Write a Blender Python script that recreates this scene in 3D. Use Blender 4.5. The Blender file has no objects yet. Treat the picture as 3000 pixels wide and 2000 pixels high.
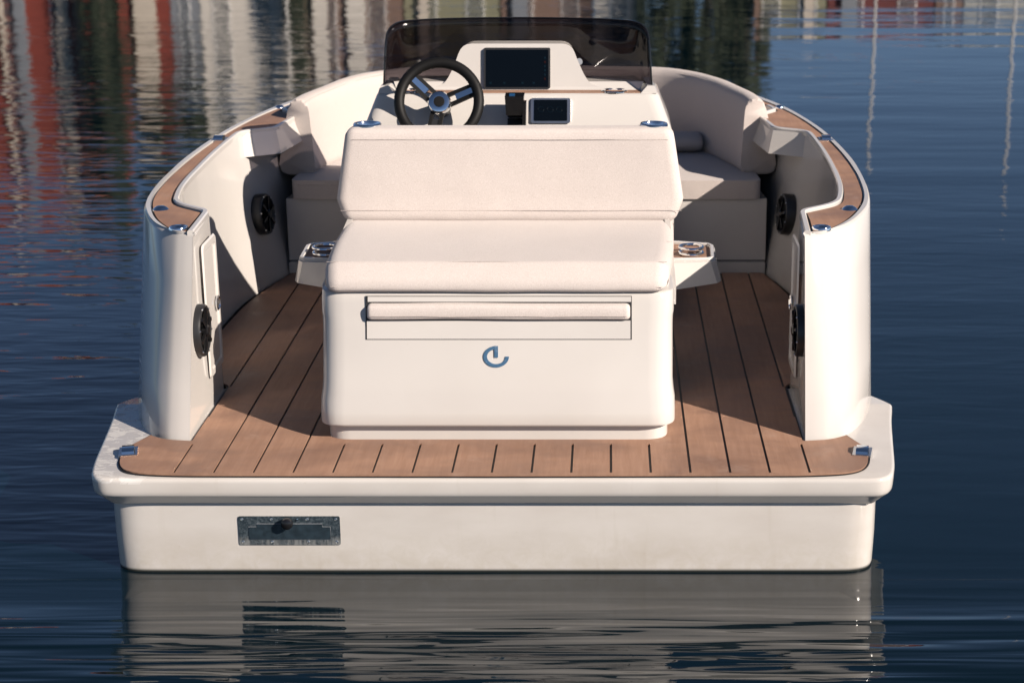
import bpy, bmesh, math, random
from mathutils import Vector, Matrix, noise
from mathutils.geometry import tessellate_polygon
R = math.radians
random.seed(4)
scn = bpy.context.scene
COL = scn.collection

# ------------------------------------------------------------------ camera
cam_d = bpy.data.cameras.new('camera'); cam = bpy.data.objects.new('camera', cam_d); COL.objects.link(cam)
cam.location = (0.321, -4.476, 2.04)
cam.rotation_euler = (R(90 - 16.7255), 0, 0)
cam_d.sensor_width = 36; cam_d.lens = 61.22; cam_d.shift_x = -0.0935
cam_d.clip_start = .05; cam_d.clip_end = 4000
cam_d.dof.use_dof = True; cam_d.dof.focus_distance = 5.15; cam_d.dof.aperture_fstop = 4.5
scn.camera = cam

# ------------------------------------------------------------------ light
SUN_EL, SUN_AZ = 29.5, 124.2
w = bpy.data.worlds.new('World'); scn.world = w; w.use_nodes = True
wn = w.node_tree
sky = wn.nodes.new('ShaderNodeTexSky'); sky.sky_type = 'NISHITA'; sky.sun_disc = False
sky.sun_elevation = R(SUN_EL); sky.sun_rotation = R(SUN_AZ); sky.air_density = .5; sky.dust_density = .15; sky.ozone_density = 1.3
wn.links.new(sky.outputs[0], wn.nodes['Background'].inputs[0])
wn.nodes['Background'].inputs[1].default_value = 0.05
sun_d = bpy.data.lights.new('sun', 'SUN'); sun = bpy.data.objects.new('sun', sun_d); COL.objects.link(sun)
sun_d.energy = 5.0; sun_d.angle = R(.5); sun_d.color = (1.0, .885, .775)
ce = math.cos(R(SUN_EL))
sdir = Vector((-math.sin(R(SUN_AZ)) * ce, -math.cos(R(SUN_AZ)) * ce, -math.sin(R(SUN_EL))))
sun.rotation_euler = sdir.to_track_quat('-Z', 'Y').to_euler()
scn.view_settings.view_transform = 'Standard'; scn.view_settings.look = 'None'
scn.view_settings.exposure = 0.84; scn.view_settings.gamma = 1; scn.view_settings.use_curve_mapping = False
scn.render.engine = 'CYCLES'
scn.cycles.use_denoising = True
scn.cycles.max_bounces = 10; scn.cycles.diffuse_bounces = 2; scn.cycles.glossy_bounces = 6; scn.cycles.transparent_max_bounces = 8
scn.cycles.caustics_reflective = True; scn.cycles.blur_glossy = .08

# ------------------------------------------------------------------ materials
class NT:
    def __init__(s, name):
        s.m = bpy.data.materials.new(name); s.m.use_nodes = True; s.t = s.m.node_tree; s.n = s.t.nodes
        s.b = s.n['Principled BSDF']
    def node(s, t, **k):
        n = s.n.new(t)
        for a, b in k.items(): setattr(n, a, b)
        return n
    def link(s, a, b): s.t.links.new(a, b)
    def coord(s, scale=(1, 1, 1), rot=(0, 0, 0)):
        g = s.node('ShaderNodeNewGeometry'); mp = s.node('ShaderNodeMapping')
        mp.inputs['Scale'].default_value = scale; mp.inputs['Rotation'].default_value = rot
        s.link(g.outputs['Position'], mp.inputs['Vector']); return mp.outputs[0]
    def noise(s, vec, scale=1., detail=3., rough=.5, dist=0.):
        n = s.node('ShaderNodeTexNoise'); s.link(vec, n.inputs['Vector'])
        n.inputs['Scale'].default_value = scale; n.inputs['Detail'].default_value = detail
        n.inputs['Roughness'].default_value = rough; n.inputs['Distortion'].default_value = dist
        return n.outputs['Fac']
    def ramp(s, fac, stops):
        r = s.node('ShaderNodeValToRGB'); s.link(fac, r.inputs[0])
        e = r.color_ramp.elements
        while len(e) < len(stops): e.new(.5)
        for i, (p, c) in enumerate(stops):
            e[i].position = p; e[i].color = (c, c, c, 1) if isinstance(c, (int, float)) else (*c, 1)
        return r.outputs[0]
    def math(s, op, a, b=None, clamp=False):
        n = s.node('ShaderNodeMath', operation=op, use_clamp=clamp)
        for i, v in enumerate((a, b)):
            if v is None: continue
            if isinstance(v, (int, float)): n.inputs[i].default_value = v
            else: s.link(v, n.inputs[i])
        return n.outputs[0]
    def mix(s, fac, a, b, typ='MIX'):
        n = s.node('ShaderNodeMix', data_type='RGBA', blend_type=typ)
        for i, v in ((0, fac), (6, a), (7, b)):
            if isinstance(v, (int, float)): n.inputs[i].default_value = v
            elif isinstance(v, tuple): n.inputs[i].default_value = (*v, 1)
            else: s.link(v, n.inputs[i])
        return n.outputs[2]
    def bump(s, h, strength=.2, dist=.01, normal=None):
        n = s.node('ShaderNodeBump'); n.inputs['Strength'].default_value = strength; n.inputs['Distance'].default_value = dist
        s.link(h, n.inputs['Height'])
        if normal is not None: s.link(normal, n.inputs['Normal'])
        s.link(n.outputs[0], s.b.inputs['Normal']); return n.outputs[0]
    def set(s, **k):
        for a, v in k.items():
            a = a.replace('_', ' ')
            if isinstance(v, (int, float)): s.b.inputs[a].default_value = v
            elif isinstance(v, tuple): s.b.inputs[a].default_value = (*v, 1)
            else: s.link(v, s.b.inputs[a])
        return s

def simple(name, col, rough=.5, metal=0., spec=.5, var=.06, vscale=14):
    m = NT(name)
    f = m.noise(m.coord(), vscale, 4)
    c = m.mix(m.ramp(f, [(.3, 0.), (.7, 1.)]), tuple(x * (1 - var) for x in col), tuple(min(1, x * (1 + var)) for x in col))
    m.set(Base_Color=c, Roughness=rough, Metallic=metal); m.b.inputs['Specular IOR Level'].default_value = spec
    return m.m

M = {}
# glossy off-white gelcoat with faint uneven polish, a few specks and water marks
m = NT('gelcoat')
big = m.noise(m.coord(), 2.2, 4); fine = m.noise(m.coord(), 60, 3)
speck = m.ramp(m.noise(m.coord(), 130, 1), [(.78, 0.), (.83, 1.)])
c = m.mix(m.ramp(big, [(.35, 0.), (.7, 1.)]), (.485, .462, .437), (.445, .42, .395))
c = m.mix(m.math('MULTIPLY', speck, .35), c, (.40, .36, .30))
rg = m.ramp(m.noise(m.coord(), 9, 5, .6), [(.35, .06), (.75, .14)])
m.set(Base_Color=c, Roughness=rg); m.b.inputs['IOR'].default_value = 1.5
m.bump(m.noise(m.coord(), 5.0, 2), .04, .01)
M['gel'] = m.m
# the same gelcoat on the platform and hull bottom: dried salt and scum
m = NT('stained_gelcoat')
pat = m.noise(m.coord((5, 9, 5)), 5, 6, .65, .6)
msk = m.ramp(pat, [(.5, 0.), (.56, 1.)])
g = m.node('ShaderNodeSeparateXYZ'); geo = m.node('ShaderNodeNewGeometry'); m.link(geo.outputs['Position'], g.inputs[0])
left = m.math('MULTIPLY', m.ramp(m.math('MULTIPLY', g.outputs[0], -1.), [(.93, 0.), (1.0, 1.)]), m.math('GREATER_THAN', g.outputs[2], .285))
low = m.ramp(g.outputs[2], [(.0, 1.), (.14, 0.)])
speck = m.ramp(m.noise(m.coord(), 95, 1), [(.77, 0.), (.82, 1.)])
streak = m.ramp(m.noise(m.coord((30, 30, 3)), 1, 3), [(.62, 0.), (.75, 1.)])
c = m.mix(m.ramp(m.noise(m.coord((2, 2, 5)), 2.2, 5), [(.35, 0.), (.7, 1.)]), (.485, .462, .437), (.44, .413, .385))
c = m.mix(m.math('MULTIPLY', m.math('MULTIPLY', msk, left), .7), c, (.60, .59, .57))
c = m.mix(m.math('MULTIPLY', m.math('MULTIPLY', low, m.ramp(pat, [(.35, 0.), (.65, 1.)])), .5), c, (.37, .335, .27))
c = m.mix(m.math('MULTIPLY', streak, .16), c, (.34, .30, .245))
c = m.mix(m.math('MULTIPLY', speck, .4), c, (.38, .34, .28))
c = m.mix(m.ramp(g.outputs[2], [(.004, 1.), (.012, 0.)]), c, (.02, .022, .02))     # dark reflection line along the waterline, put into the hull colour
rg = m.math('ADD', m.math('MULTIPLY', m.math('MULTIPLY', msk, left), .45), m.ramp(m.noise(m.coord(), 9, 5, .6), [(.35, .07), (.75, .18)]))
m.set(Base_Color=c, Roughness=rg); m.b.inputs['IOR'].default_value = 1.5
m.bump(m.noise(m.coord(), 5.0, 2), .04, .01)
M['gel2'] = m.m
# foam teak decking
m = NT('teak_deck')
grain = m.noise(m.coord((40, 3, 40)), 2, 5, .6)
patch = m.noise(m.coord((1, 1.6, 1)), 3.2, 6, .62, .4)
weave = m.noise(m.coord((1, 1, 1)), 420, 1)
c = m.mix(m.ramp(grain, [(.3, 0.), (.7, 1.)]), (.27, .156, .104), (.325, .196, .136))
c = m.mix(m.ramp(patch, [(.40, 0.), (.62, .65)]), c, (.165, .098, .072))
c = m.mix(m.ramp(m.noise(m.coord(), 7, 6, .7), [(.58, 0.), (.70, .28)]), c, (.37, .265, .21))
spots = m.ramp(m.noise(m.coord(), 75, 1), [(.79, 0.), (.83, 1.)])
c = m.mix(m.math('MULTIPLY', spots, .6), c, (.08, .05, .035))
m.set(Base_Color=c, Roughness=m.ramp(patch, [(.4, .62), (.65, .42)])); m.b.inputs['Specular IOR Level'].default_value = .2
m.bump(weave, .25, .002)
M['teak'] = m.m
M['caulk'] = simple('black_caulk', (.012, .012, .013), .55)
# woven cream upholstery
def fabric(name, ca, cb):
    m = NT(name)
    sp = m.noise(m.coord((1, 1, 1)), 470, 3, .7)
    w1 = m.node('ShaderNodeTexWave', wave_type='BANDS', bands_direction='X'); w1.inputs['Scale'].default_value = 110; w1.inputs['Distortion'].default_value = 1.2
    m.link(m.coord(), w1.inputs['Vector'])
    lg = m.noise(m.coord(), 3.5, 4)
    c = m.mix(m.ramp(sp, [(.30, 0.), (.62, 1.)]), ca, cb)
    c = m.mix(m.math('MULTIPLY', m.ramp(lg, [(.4, 0.), (.75, 1.)]), .12), c, tuple(x * .82 for x in ca))
    m.set(Base_Color=c, Roughness=.9); m.b.inputs['Specular IOR Level'].default_value = .2
    m.b.inputs['Sheen Weight'].default_value = .15
    h = m.math('ADD', m.math('MULTIPLY', sp, 1.), m.math('MULTIPLY', w1.outputs['Fac'], .4))
    b1 = m.bump(h, .35, .0025)
    m.bump(m.noise(m.coord(), 7, 2), .10, .03, b1)
    return m.m
M['fab'] = fabric('cream_fabric', (.42, .37, .34), (.555, .503, .475))
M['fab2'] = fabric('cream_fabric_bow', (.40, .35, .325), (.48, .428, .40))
M['stitch'] = simple('stitching', (.36, .315, .29), .9, vscale=300, var=.4)
M['chrome'] = simple('polished_steel', (.86, .87, .88), .07, 1.)
M['satin'] = simple('satin_silver', (.62, .63, .64), .28, 1.)
M['black'] = simple('black_plastic', (.016, .016, .017), .38)
M['gloss'] = simple('gloss_black', (.008, .008, .009), .08)
M['rubber'] = simple('black_leather', (.006, .0058, .0058), .55, spec=.18)
M['grey'] = simple('grey_key', (.22, .23, .25), .4)
M['blue'] = simple('blue_tab', (.008, .06, .16), .4)
m = NT('screen_glass'); m.set(Base_Color=(.002, .0035, .006), Roughness=.12); m.b.inputs['Specular IOR Level'].default_value = .1; M['screen'] = m.m
m = NT('icon_blue'); m.set(Base_Color=(.003, .008, .013), Roughness=.3); m.b.inputs['Specular IOR Level'].default_value = .08; m.b.inputs['Emission Color'].default_value = (.05, .25, .45, 1); m.b.inputs['Emission Strength'].default_value = .008; M['icon_b'] = m.m
m = NT('icon_red'); m.set(Base_Color=(.015, .005, .005), Roughness=.3); m.b.inputs['Specular IOR Level'].default_value = .08; m.b.inputs['Emission Color'].default_value = (.5, .06, .05, 1); m.b.inputs['Emission Strength'].default_value = .008; M['icon_r'] = m.m
m = NT('emblem_sky_tint')  # steel emblem, its blue sky reflection painted into the base colour
m.set(Base_Color=m.mix(m.ramp(m.noise(m.coord(), 90, 3), [(.55, 0.), (.75, 1.)]), (.055, .125, .215), (.13, .2, .29)), Roughness=.35, Metallic=.25); M['emblem'] = m.m
m = NT('weathered_steel')
n1 = m.noise(m.coord((60, 60, 60)), 3, 5, .7); n2 = m.noise(m.coord((70, 10, 9)), 1, 4, .7)
c = m.mix(m.ramp(n1, [(.45, 0.), (.72, 1.)]), (.022, .034, .044), (.12, .15, .17))
g = m.node('ShaderNodeSeparateXYZ'); geo = m.node('ShaderNodeNewGeometry'); m.link(geo.outputs['Position'], g.inputs[0])
lowm = m.ramp(g.outputs[2], [(.095, 1.), (.112, 0.)])
c = m.mix(m.math('MULTIPLY', lowm, m.ramp(n2, [(.4, .1), (.6, .8)])), c, (.26, .265, .26))
m.set(Base_Color=c, Roughness=.42, Metallic=.35); M['plate'] = m.m
M['plate2'] = simple('dark_steel_flap', (.022, .036, .048), .38, .35, var=.3, vscale=60)
# tinted windscreen
m = NT('smoked_acrylic')
m.n.remove(m.b)
tr = m.node('ShaderNodeBsdfTransparent'); tr.inputs[0].default_value = (.315, .295, .31, 1)
gl = m.node('ShaderNodeBsdfGlossy'); gl.inputs['Roughness'].default_value = .03; gl.inputs[0].default_value = (.8, .8, .8, 1)
lw = m.node('ShaderNodeLayerWeight'); lw.inputs[0].default_value = .5
fr_ = m.math('ADD', .025, m.math('MULTIPLY', m.math('POWER', lw.outputs['Facing'], 4.), .3))
ms = m.node('ShaderNodeMixShader'); m.link(fr_, ms.inputs[0]); m.link(tr.outputs[0], ms.inputs[1]); m.link(gl.outputs[0], ms.inputs[2])
m.link(ms.outputs[0], m.n['Material Output'].inputs[0]); M['smoke'] = m.m
# water: dark body colour, wind ripples as relief
m = NT('water')
g = m.node('ShaderNodeSeparateXYZ'); geo = m.node('ShaderNodeNewGeometry'); m.link(geo.outputs['Position'], g.inputs[0])
rip = m.noise(m.coord((.85, 10.0, 1), (0, 0, R(1.5))), 1.0, 1, .4, .35)
rip2 = m.noise(m.coord((1.6, 21, 1), (0, 0, R(-2))), 1.0, 1, .4, .6)
ripf = m.noise(m.coord((2.6, 8.5, 1), (0, 0, R(3))), 1.0, 2, .5, .3)
far = m.ramp(m.math('ADD', m.math('MULTIPLY', g.outputs[1], 1.), .2), [(.0, 0.), (.6, 1.)])
sw = m.noise(m.coord((.35, 1.6, 1), (0, 0, R(8))), 1.0, 2, .45)
near = m.ramp(m.math('MULTIPLY', g.outputs[1], -1.), [(.08, .04), (.30, 1.)])      # sheltered water close behind the transom
fwd = m.math('MULTIPLY', m.math('ADD', g.outputs[1], 2.), .06, clamp=True)
fwd = m.math('SUBTRACT', 1.0, m.math('MULTIPLY', fwd, .55))
gust = m.ramp(m.noise(m.coord((.16, .30, 1)), 1., 3, .5), [(.35, .35), (.65, 1.25)])
rip = m.math('ADD', m.math('MULTIPLY', m.math('MULTIPLY', ripf, .75), far), m.math('MULTIPLY', rip, m.math('SUBTRACT', 1., far)))
h = m.math('MULTIPLY', m.math('ADD', m.math('MULTIPLY', rip, .0125), m.math('MULTIPLY', rip2, m.math('SUBTRACT', .0042, m.math('MULTIPLY', far, .0028)))), gust)
ahead = m.math('GREATER_THAN', g.outputs[1], .0)
side = m.ramp(m.math('ABSOLUTE', g.outputs[0]), [(.95, 0.), (1.0, 1.)])
nearmask = m.math('MAXIMUM', m.math('MAXIMUM', near, m.math('MULTIPLY', side, .28)), ahead)
lee = m.math('MAXIMUM', m.ramp(g.outputs[0], [(.0, 1.), (1., .30)]), m.math('MULTIPLY', m.math('LESS_THAN', g.outputs[1], 0.), 1.7))
h = m.math('MULTIPLY', m.math('MULTIPLY', h, nearmask), lee)
h = m.math('ADD', m.math('MULTIPLY', h, fwd), m.math('MULTIPLY', sw, .008))
m.set(Base_Color=(.0006, .0050, .0080), Roughness=.025); m.b.inputs['IOR'].default_value = 1.68
m.bump(h, 1.0, 1.0)
M['water'] = m.m

# ------------------------------------------------------------------ builders
def tag(o, label=None, cat=None, group=None, kind=None):
    if label: o['label'] = label
    if cat: o['category'] = cat
    if group: o['group'] = group
    if kind: o['kind'] = kind
    return o
def thing(name, label, cat, loc=(0, 0, 0), group=None):
    o = bpy.data.objects.new(name, None); COL.objects.link(o); o.location = loc; o.empty_display_size = .1
    return tag(o, label, cat, group)
def root_of(p):
    v = Vector()
    while p is not None: v += p.location; p = p.parent
    return v
def obj(name, bm, mat, parent=None, smooth=True, angle=35, normals=True):
    if normals: bmesh.ops.recalc_face_normals(bm, faces=bm.faces[:])
    me = bpy.data.meshes.new(name)
    if parent is not None: bmesh.ops.translate(bm, vec=-root_of(parent), verts=bm.verts[:])
    bm.to_mesh(me); bm.free()
    for mt in (mat if isinstance(mat, list) else [mat]): me.materials.append(mt)
    if smooth:
        me.polygons.foreach_set('use_smooth', [True] * len(me.polygons)); me.set_sharp_from_angle(angle=R(angle))
    o = bpy.data.objects.new(name, me); COL.objects.link(o)
    if parent is not None: o.parent = parent
    return o
def bev(bm, w, seg=3, ang=30):
    ed = [e for e in bm.edges if len(e.link_faces) == 2 and e.calc_face_angle(0) > R(ang)]
    bmesh.ops.bevel(bm, geom=ed, offset=w, segments=seg, profile=.5, affect='EDGES', clamp_overlap=True)
    return bm
def poly_fill(bm, pts):
    vs = [bm.verts.new(p) for p in pts]
    for t in tessellate_polygon([[Vector((p[0], p[1], 0)) for p in pts]]):
        try: bm.faces.new([vs[i] for i in t])
        except ValueError: pass
    return vs
def frustum(bm, bot, top):
    """closed solid between two outlines with the same number of 3-D points"""
    n = len(bot)
    a = [bm.verts.new(p) for p in bot]; b = [bm.verts.new(p) for p in top]
    for i in range(n): bm.faces.new((a[i], a[(i + 1) % n], b[(i + 1) % n], b[i]))
    bm.faces.new(a[::-1]); bm.faces.new(b)
    return bm
def prism(bm, pts, z0, z1):
    return frustum(bm, [(x, y, z0) for x, y in pts], [(x, y, z1) for x, y in pts])
def box(bm, x0, x1, y0, y1, z0, z1):
    return prism(bm, [(x0, y0), (x1, y0), (x1, y1), (x0, y1)], z0, z1)
def prof_x(bm, prof, x0, x1, inset=None):
    """profile in (y,z) extruded along x"""
    return frustum(bm, [(x0, y, z) for y, z in prof], [(x1, y, z) for y, z in prof])
def rc(poly, r, closed=False, n=4):
    """round the corners of a polyline (points of any dimension; the first two set the lengths)"""
    out = []; N = len(poly)
    for i, p in enumerate(poly):
        if not closed and i in (0, N - 1): out.append(tuple(p)); continue
        a = poly[i - 1]; b = poly[(i + 1) % N]; rr = r[i] if isinstance(r, (list, tuple)) else r
        def to(q):
            l = math.hypot(q[0] - p[0], q[1] - p[1]) + 1e-9; k = min(rr / l, .45)
            return [p[j] + (q[j] - p[j]) * k for j in range(len(p))]
        s, e = to(a), to(b)
        for k in range(n + 1):
            t = k / n
            out.append(tuple((1 - t) ** 2 * s[j] + 2 * t * (1 - t) * p[j] + t * t * e[j] for j in range(len(p))))
    return out
def cr(pts, n=5):
    """Catmull-Rom through points of any dimension"""
    out = []; D = len(pts[0])
    for i in range(len(pts) - 1):
        p0 = pts[max(i - 1, 0)]; p1 = pts[i]; p2 = pts[i + 1]; p3 = pts[min(i + 2, len(pts) - 1)]
        for k in range(n):
            t = k / n
            out.append(tuple(.5 * (2 * p1[j] + (p2[j] - p0[j]) * t + (2 * p0[j] - 5 * p1[j] + 4 * p2[j] - p3[j]) * t * t + (3 * p1[j] - p0[j] - 3 * p2[j] + p3[j]) * t ** 3) for j in range(D)))
    out.append(tuple(pts[-1])); return out
def strip(bm, rows, closed=False):
    V = [[bm.verts.new(p) for p in r] for r in rows]
    for a, b in zip(V, V[1:]):
        n = len(a)
        for i in range(n if closed else n - 1):
            bm.faces.new((a[i], a[(i + 1) % n], b[(i + 1) % n], b[i]))
    return V
def mirror_path(half):
    """half path from stern to bow centre (x>0) -> full path right stern, bow, left stern"""
    rev = [(-p[0],) + tuple(p[1:]) for p in half[::-1]]
    return list(half) + (rev[1:] if abs(half[-1][0]) < 1e-6 else rev)
def sweep(bm, path, prof, closed=False):
    """profile (side, up) swept along 3-D path with horizontal side vectors; side is to the right of travel"""
    n = len(path); rows = []
    for i, p in enumerate(path):
        a = Vector(path[i - 1] if (closed or i) else p); b = Vector(path[(i + 1) % n] if (closed or i < n - 1) else p)
        t = (b - a); t.z = 0; t.normalize(); s = Vector((t.y, -t.x, 0))
        rows.append([Vector(p) + s * u + Vector((0, 0, v)) for u, v in prof])
    if closed: rows.append(rows[0])
    V = [[bm.verts.new(q) for q in r] for r in rows]
    m_ = len(prof)
    for a, b in zip(V, V[1:]):
        for i in range(m_): bm.faces.new((a[i], a[(i + 1) % m_], b[(i + 1) % m_], b[i]))
    if not closed: bm.faces.new(V[0][::-1]); bm.faces.new(V[-1])
    bmesh.ops.remove_doubles(bm, verts=bm.verts[:], dist=1e-6)
    return bm
def tube(bm, path, r, seg=8, closed=False):
    P = [Vector(p) for p in path]; n = len(P); rows = []
    up = Vector((0, 0, 1))
    for i, p in enumerate(P):
        a = P[i - 1] if (closed or i) else p; b = P[(i + 1) % n] if (closed or i < n - 1) else p
        t = (b - a).normalized(); u = up if abs(t.z) < .95 else Vector((1, 0, 0))
        s = t.cross(u).normalized(); v = s.cross(t)
        rr = r[i] if isinstance(r, (list, tuple)) else r
        rows.append([p + (s * math.cos(k * 2 * math.pi / seg) + v * math.sin(k * 2 * math.pi / seg)) * rr for k in range(seg)])
    V = [[bm.verts.new(q) for q in r_] for r_ in rows]
    prs = list(zip(V, V[1:])) + ([(V[-1], V[0])] if closed else [])
    for a, b in prs:
        for i in range(seg): bm.faces.new((a[i], a[(i + 1) % seg], b[(i + 1) % seg], b[i]))
    if not closed: bm.faces.new(V[0][::-1]); bm.faces.new(V[-1])
    return bm
def lathe(bm, prof, mat, seg=32):
    """(radius, height) profile round local z, placed by matrix"""
    rows = []
    for r_, h in prof:
        if r_ < 1e-6: rows.append([bm.verts.new(mat @ Vector((0, 0, h)))])
        else: rows.append([bm.verts.new(mat @ Vector((r_ * math.cos(k * 2 * math.pi / seg), r_ * math.sin(k * 2 * math.pi / seg), h))) for k in range(seg)])
    for a, b in zip(rows, rows[1:]):
        for i in range(seg):
            j = (i + 1) % seg
            if len(a) == 1 and len(b) == 1: continue
            if len(a) == 1: bm.faces.new((a[0], b[j], b[i]))
            elif len(b) == 1: bm.faces.new((a[i], a[j], b[0]))
            else: bm.faces.new((a[i], a[j], b[j], b[i]))
    return bm
def T(x, y, z): return Matrix.Translation((x, y, z))
def frame(loc, normal, up=(0, 0, 1)):
    z = Vector(normal).normalized(); u = Vector(up); x = u.cross(z).normalized(); y = z.cross(x)
    return Matrix.Translation(loc) @ Matrix((x, y, z)).transposed().to_4x4()
def torus_pts(mat, R_, n=40): return [mat @ Vector((R_ * math.cos(k * 2 * math.pi / n), R_ * math.sin(k * 2 * math.pi / n), 0)) for k in range(n)]
def soften(bm, amp, freq, seed=0):
    for v in bm.verts:
        d = noise.noise_vector(v.co * freq + Vector((seed, seed * 2.3, 0)))
        v.co += d * amp
    return bm
def off(poly, d):
    n = len(poly); out = []
    for i in range(n):
        a, b, c_ = Vector(poly[i - 1]), Vector(poly[i]), Vector(poly[(i + 1) % n])
        d1 = (b - a); d2 = (c_ - b)
        if d1.length < 1e-6 or d2.length < 1e-6: out.append(tuple(b)); continue
        d1.normalize(); d2.normalize(); t = d1 + d2
        if t.length < 1e-4: out.append(tuple(b)); continue
        t.normalize(); nn = Vector((t.y, -t.x)); q = b - nn * d / max(.5, nn.dot(Vector((d1.y, -d1.x)))); out.append((q.x, q.y))
    return out
BM = bmesh.new

# ------------------------------------------------------------------ setting: water, far bank
bm = BM(); S = 1500
bm.faces.new([bm.verts.new(p) for p in ((-S, -S, 0), (S, -S, 0), (S, S, 0), (-S, S, 0))])
tag(obj('water', bm, M['water']), 'dark blue rippled harbour water', kind='structure')

# ------------------------------------------------------------------ the boat: lines
ZD = .30                                            # platform and cockpit sole
def zs(y): return .86 + .028 * max(0, y - 1.5)      # sheer
def lift(p):
    x, y = p; y1 = y; k = 1
    for _ in range(6):
        k = (2.04 - zs(y1)) / 1.18; y1 = -4.476 + (y + 4.476) * k
    return (x * k, y1)
OUT_T = [(.902, .530), (.935, .543), (.97, .565), (1.03, .63), (1.08, .725), (1.13, .865), (1.155, .965), (1.175, 1.10), (1.193, 1.31), (1.203, 1.59), (1.20, 1.86), (1.188, 2.11), (1.168, 2.35), (1.128, 2.635), (1.085, 2.86), (1.03, 3.06), (.92, 3.36), (.77, 3.62), (.55, 3.85), (.28, 3.99), (0, 4.04)]
OUT_B = [(.897, .300), (.94, .304), (.975, .316), (1.02, .352), (1.065, .425), (1.105, .53), (1.135, .64), (1.155, .78), (1.17, 1.05), (1.18, 1.45), (1.18, 1.80), (1.165, 2.07), (1.14, 2.30), (1.09, 2.57), (1.04, 2.78), (.98, 2.96), (.87, 3.24), (.72, 3.48), (.51, 3.68), (.26, 3.80), (0, 3.85)]
TK_O = [(.912, .541), (.955, .552), (.993, .600), (1.056, .719), (1.108, .868), (1.145, 1.03), (1.165, 1.22), (1.177, 1.51), (1.174, 1.90), (1.149, 2.29), (1.10, 2.65), (1.03, 2.95), (.92, 3.25), (.75, 3.51), (.53, 3.73), (.27, 3.86), (0, 3.91)]
IN_T = [(.902, .530), (.917, .822), (1.042, .945), (1.082, 1.15), (1.10, 1.42), (1.108, 1.76), (1.107, 2.05), (1.085, 2.33), (1.02, 2.78), (.93, 3.07), (.80, 3.30), (.60, 3.50), (.30, 3.62), (0, 3.66)]
IN_B = [(.897, .300), (.90, .800), (1.03, .93), (1.056, 1.15), (1.058, 1.45), (1.04, 1.80), (.985, 2.10), (.95, 2.26), (.92, 2.7), (.85, 2.98), (.70, 3.2), (.50, 3.38), (.25, 3.48), (0, 3.52)]
RIM_I = [(.917, .822), (1.042, .945), (1.082, 1.15), (1.10, 1.42), (1.108, 1.76), (1.107, 2.05), (1.102, 2.24), (.976, 2.318), (.937, 2.665), (1.022, 2.80), (1.0, 2.88)]
TK_I = [(.934, .812), (1.060, .927), (1.096, 1.15), (1.114, 1.42), (1.122, 1.76), (1.121, 2.05), (1.114, 2.262), (.992, 2.340), (.956, 2.645), (1.042, 2.775), (1.02, 2.88), (.95, 3.08), (.82, 3.31), (.61, 3.52), (.31, 3.65), (0, 3.69)]
OUT_T, TK_O, IN_T, RIM_I, TK_I = [[lift(p) for p in L_] for L_ in (OUT_T, TK_O, IN_T, RIM_I, TK_I)]

boat = thing('electric_boat', 'cream open motor boat seen from the stern with brown teak decking', 'boat', (0, .05, 0))

# outer shell of the topsides, from the sole up to the sheer
o4 = cr([a + b for a, b in zip(OUT_T, OUT_B)], 5)
bm = BM()
rows = [[(p[2] * .95, p[3] - .01, .19) for p in o4]]
for f, ins in ((0, 0), (.25, .0), (.5, 0), (.75, 0), (.985, 0), (.995, .0025), (1.0, .007)):
    rows.append([((p[2] + (p[0] - p[2]) * f) * (1 - ins), (p[3] + (p[1] - p[3]) * f) + ins * .6, ZD + (zs(p[1]) + .006 - ZD) * f) for p in o4])
rows = [mirror_path(r_) for r_ in rows]
strip(bm, rows)
# inner lining
i4 = [a + b for a, b in zip(IN_T, IN_B)]
i4 = i4[:1] + rc(i4[:5], [0, .012, .05, .05, .05])[1:-1] + cr(i4[4:], 4)
rows = []
for f in (0, .3, .65, 1.0):
    rows.append([(p[2] + (p[0] - p[2]) * f, p[3] + (p[1] - p[3]) * f, ZD + (zs(p[1]) - ZD) * f) for p in i4])
rows = [mirror_path(r_) for r_ in rows]
strip(bm, rows)
# covering board between the two
loopo = [(p[0] * .993, p[1] + .004) for p in o4]; loopi = [(p[0], p[1]) for p in i4]
half = loopo + loopi[::-1][:-1]
for s in (1, -1):
    poly_fill(bm, [(s * x, y, zs(y) + .0005) for x, y in half])
hull_up = obj('topsides', bm, M['gel'], boat, angle=40)

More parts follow.
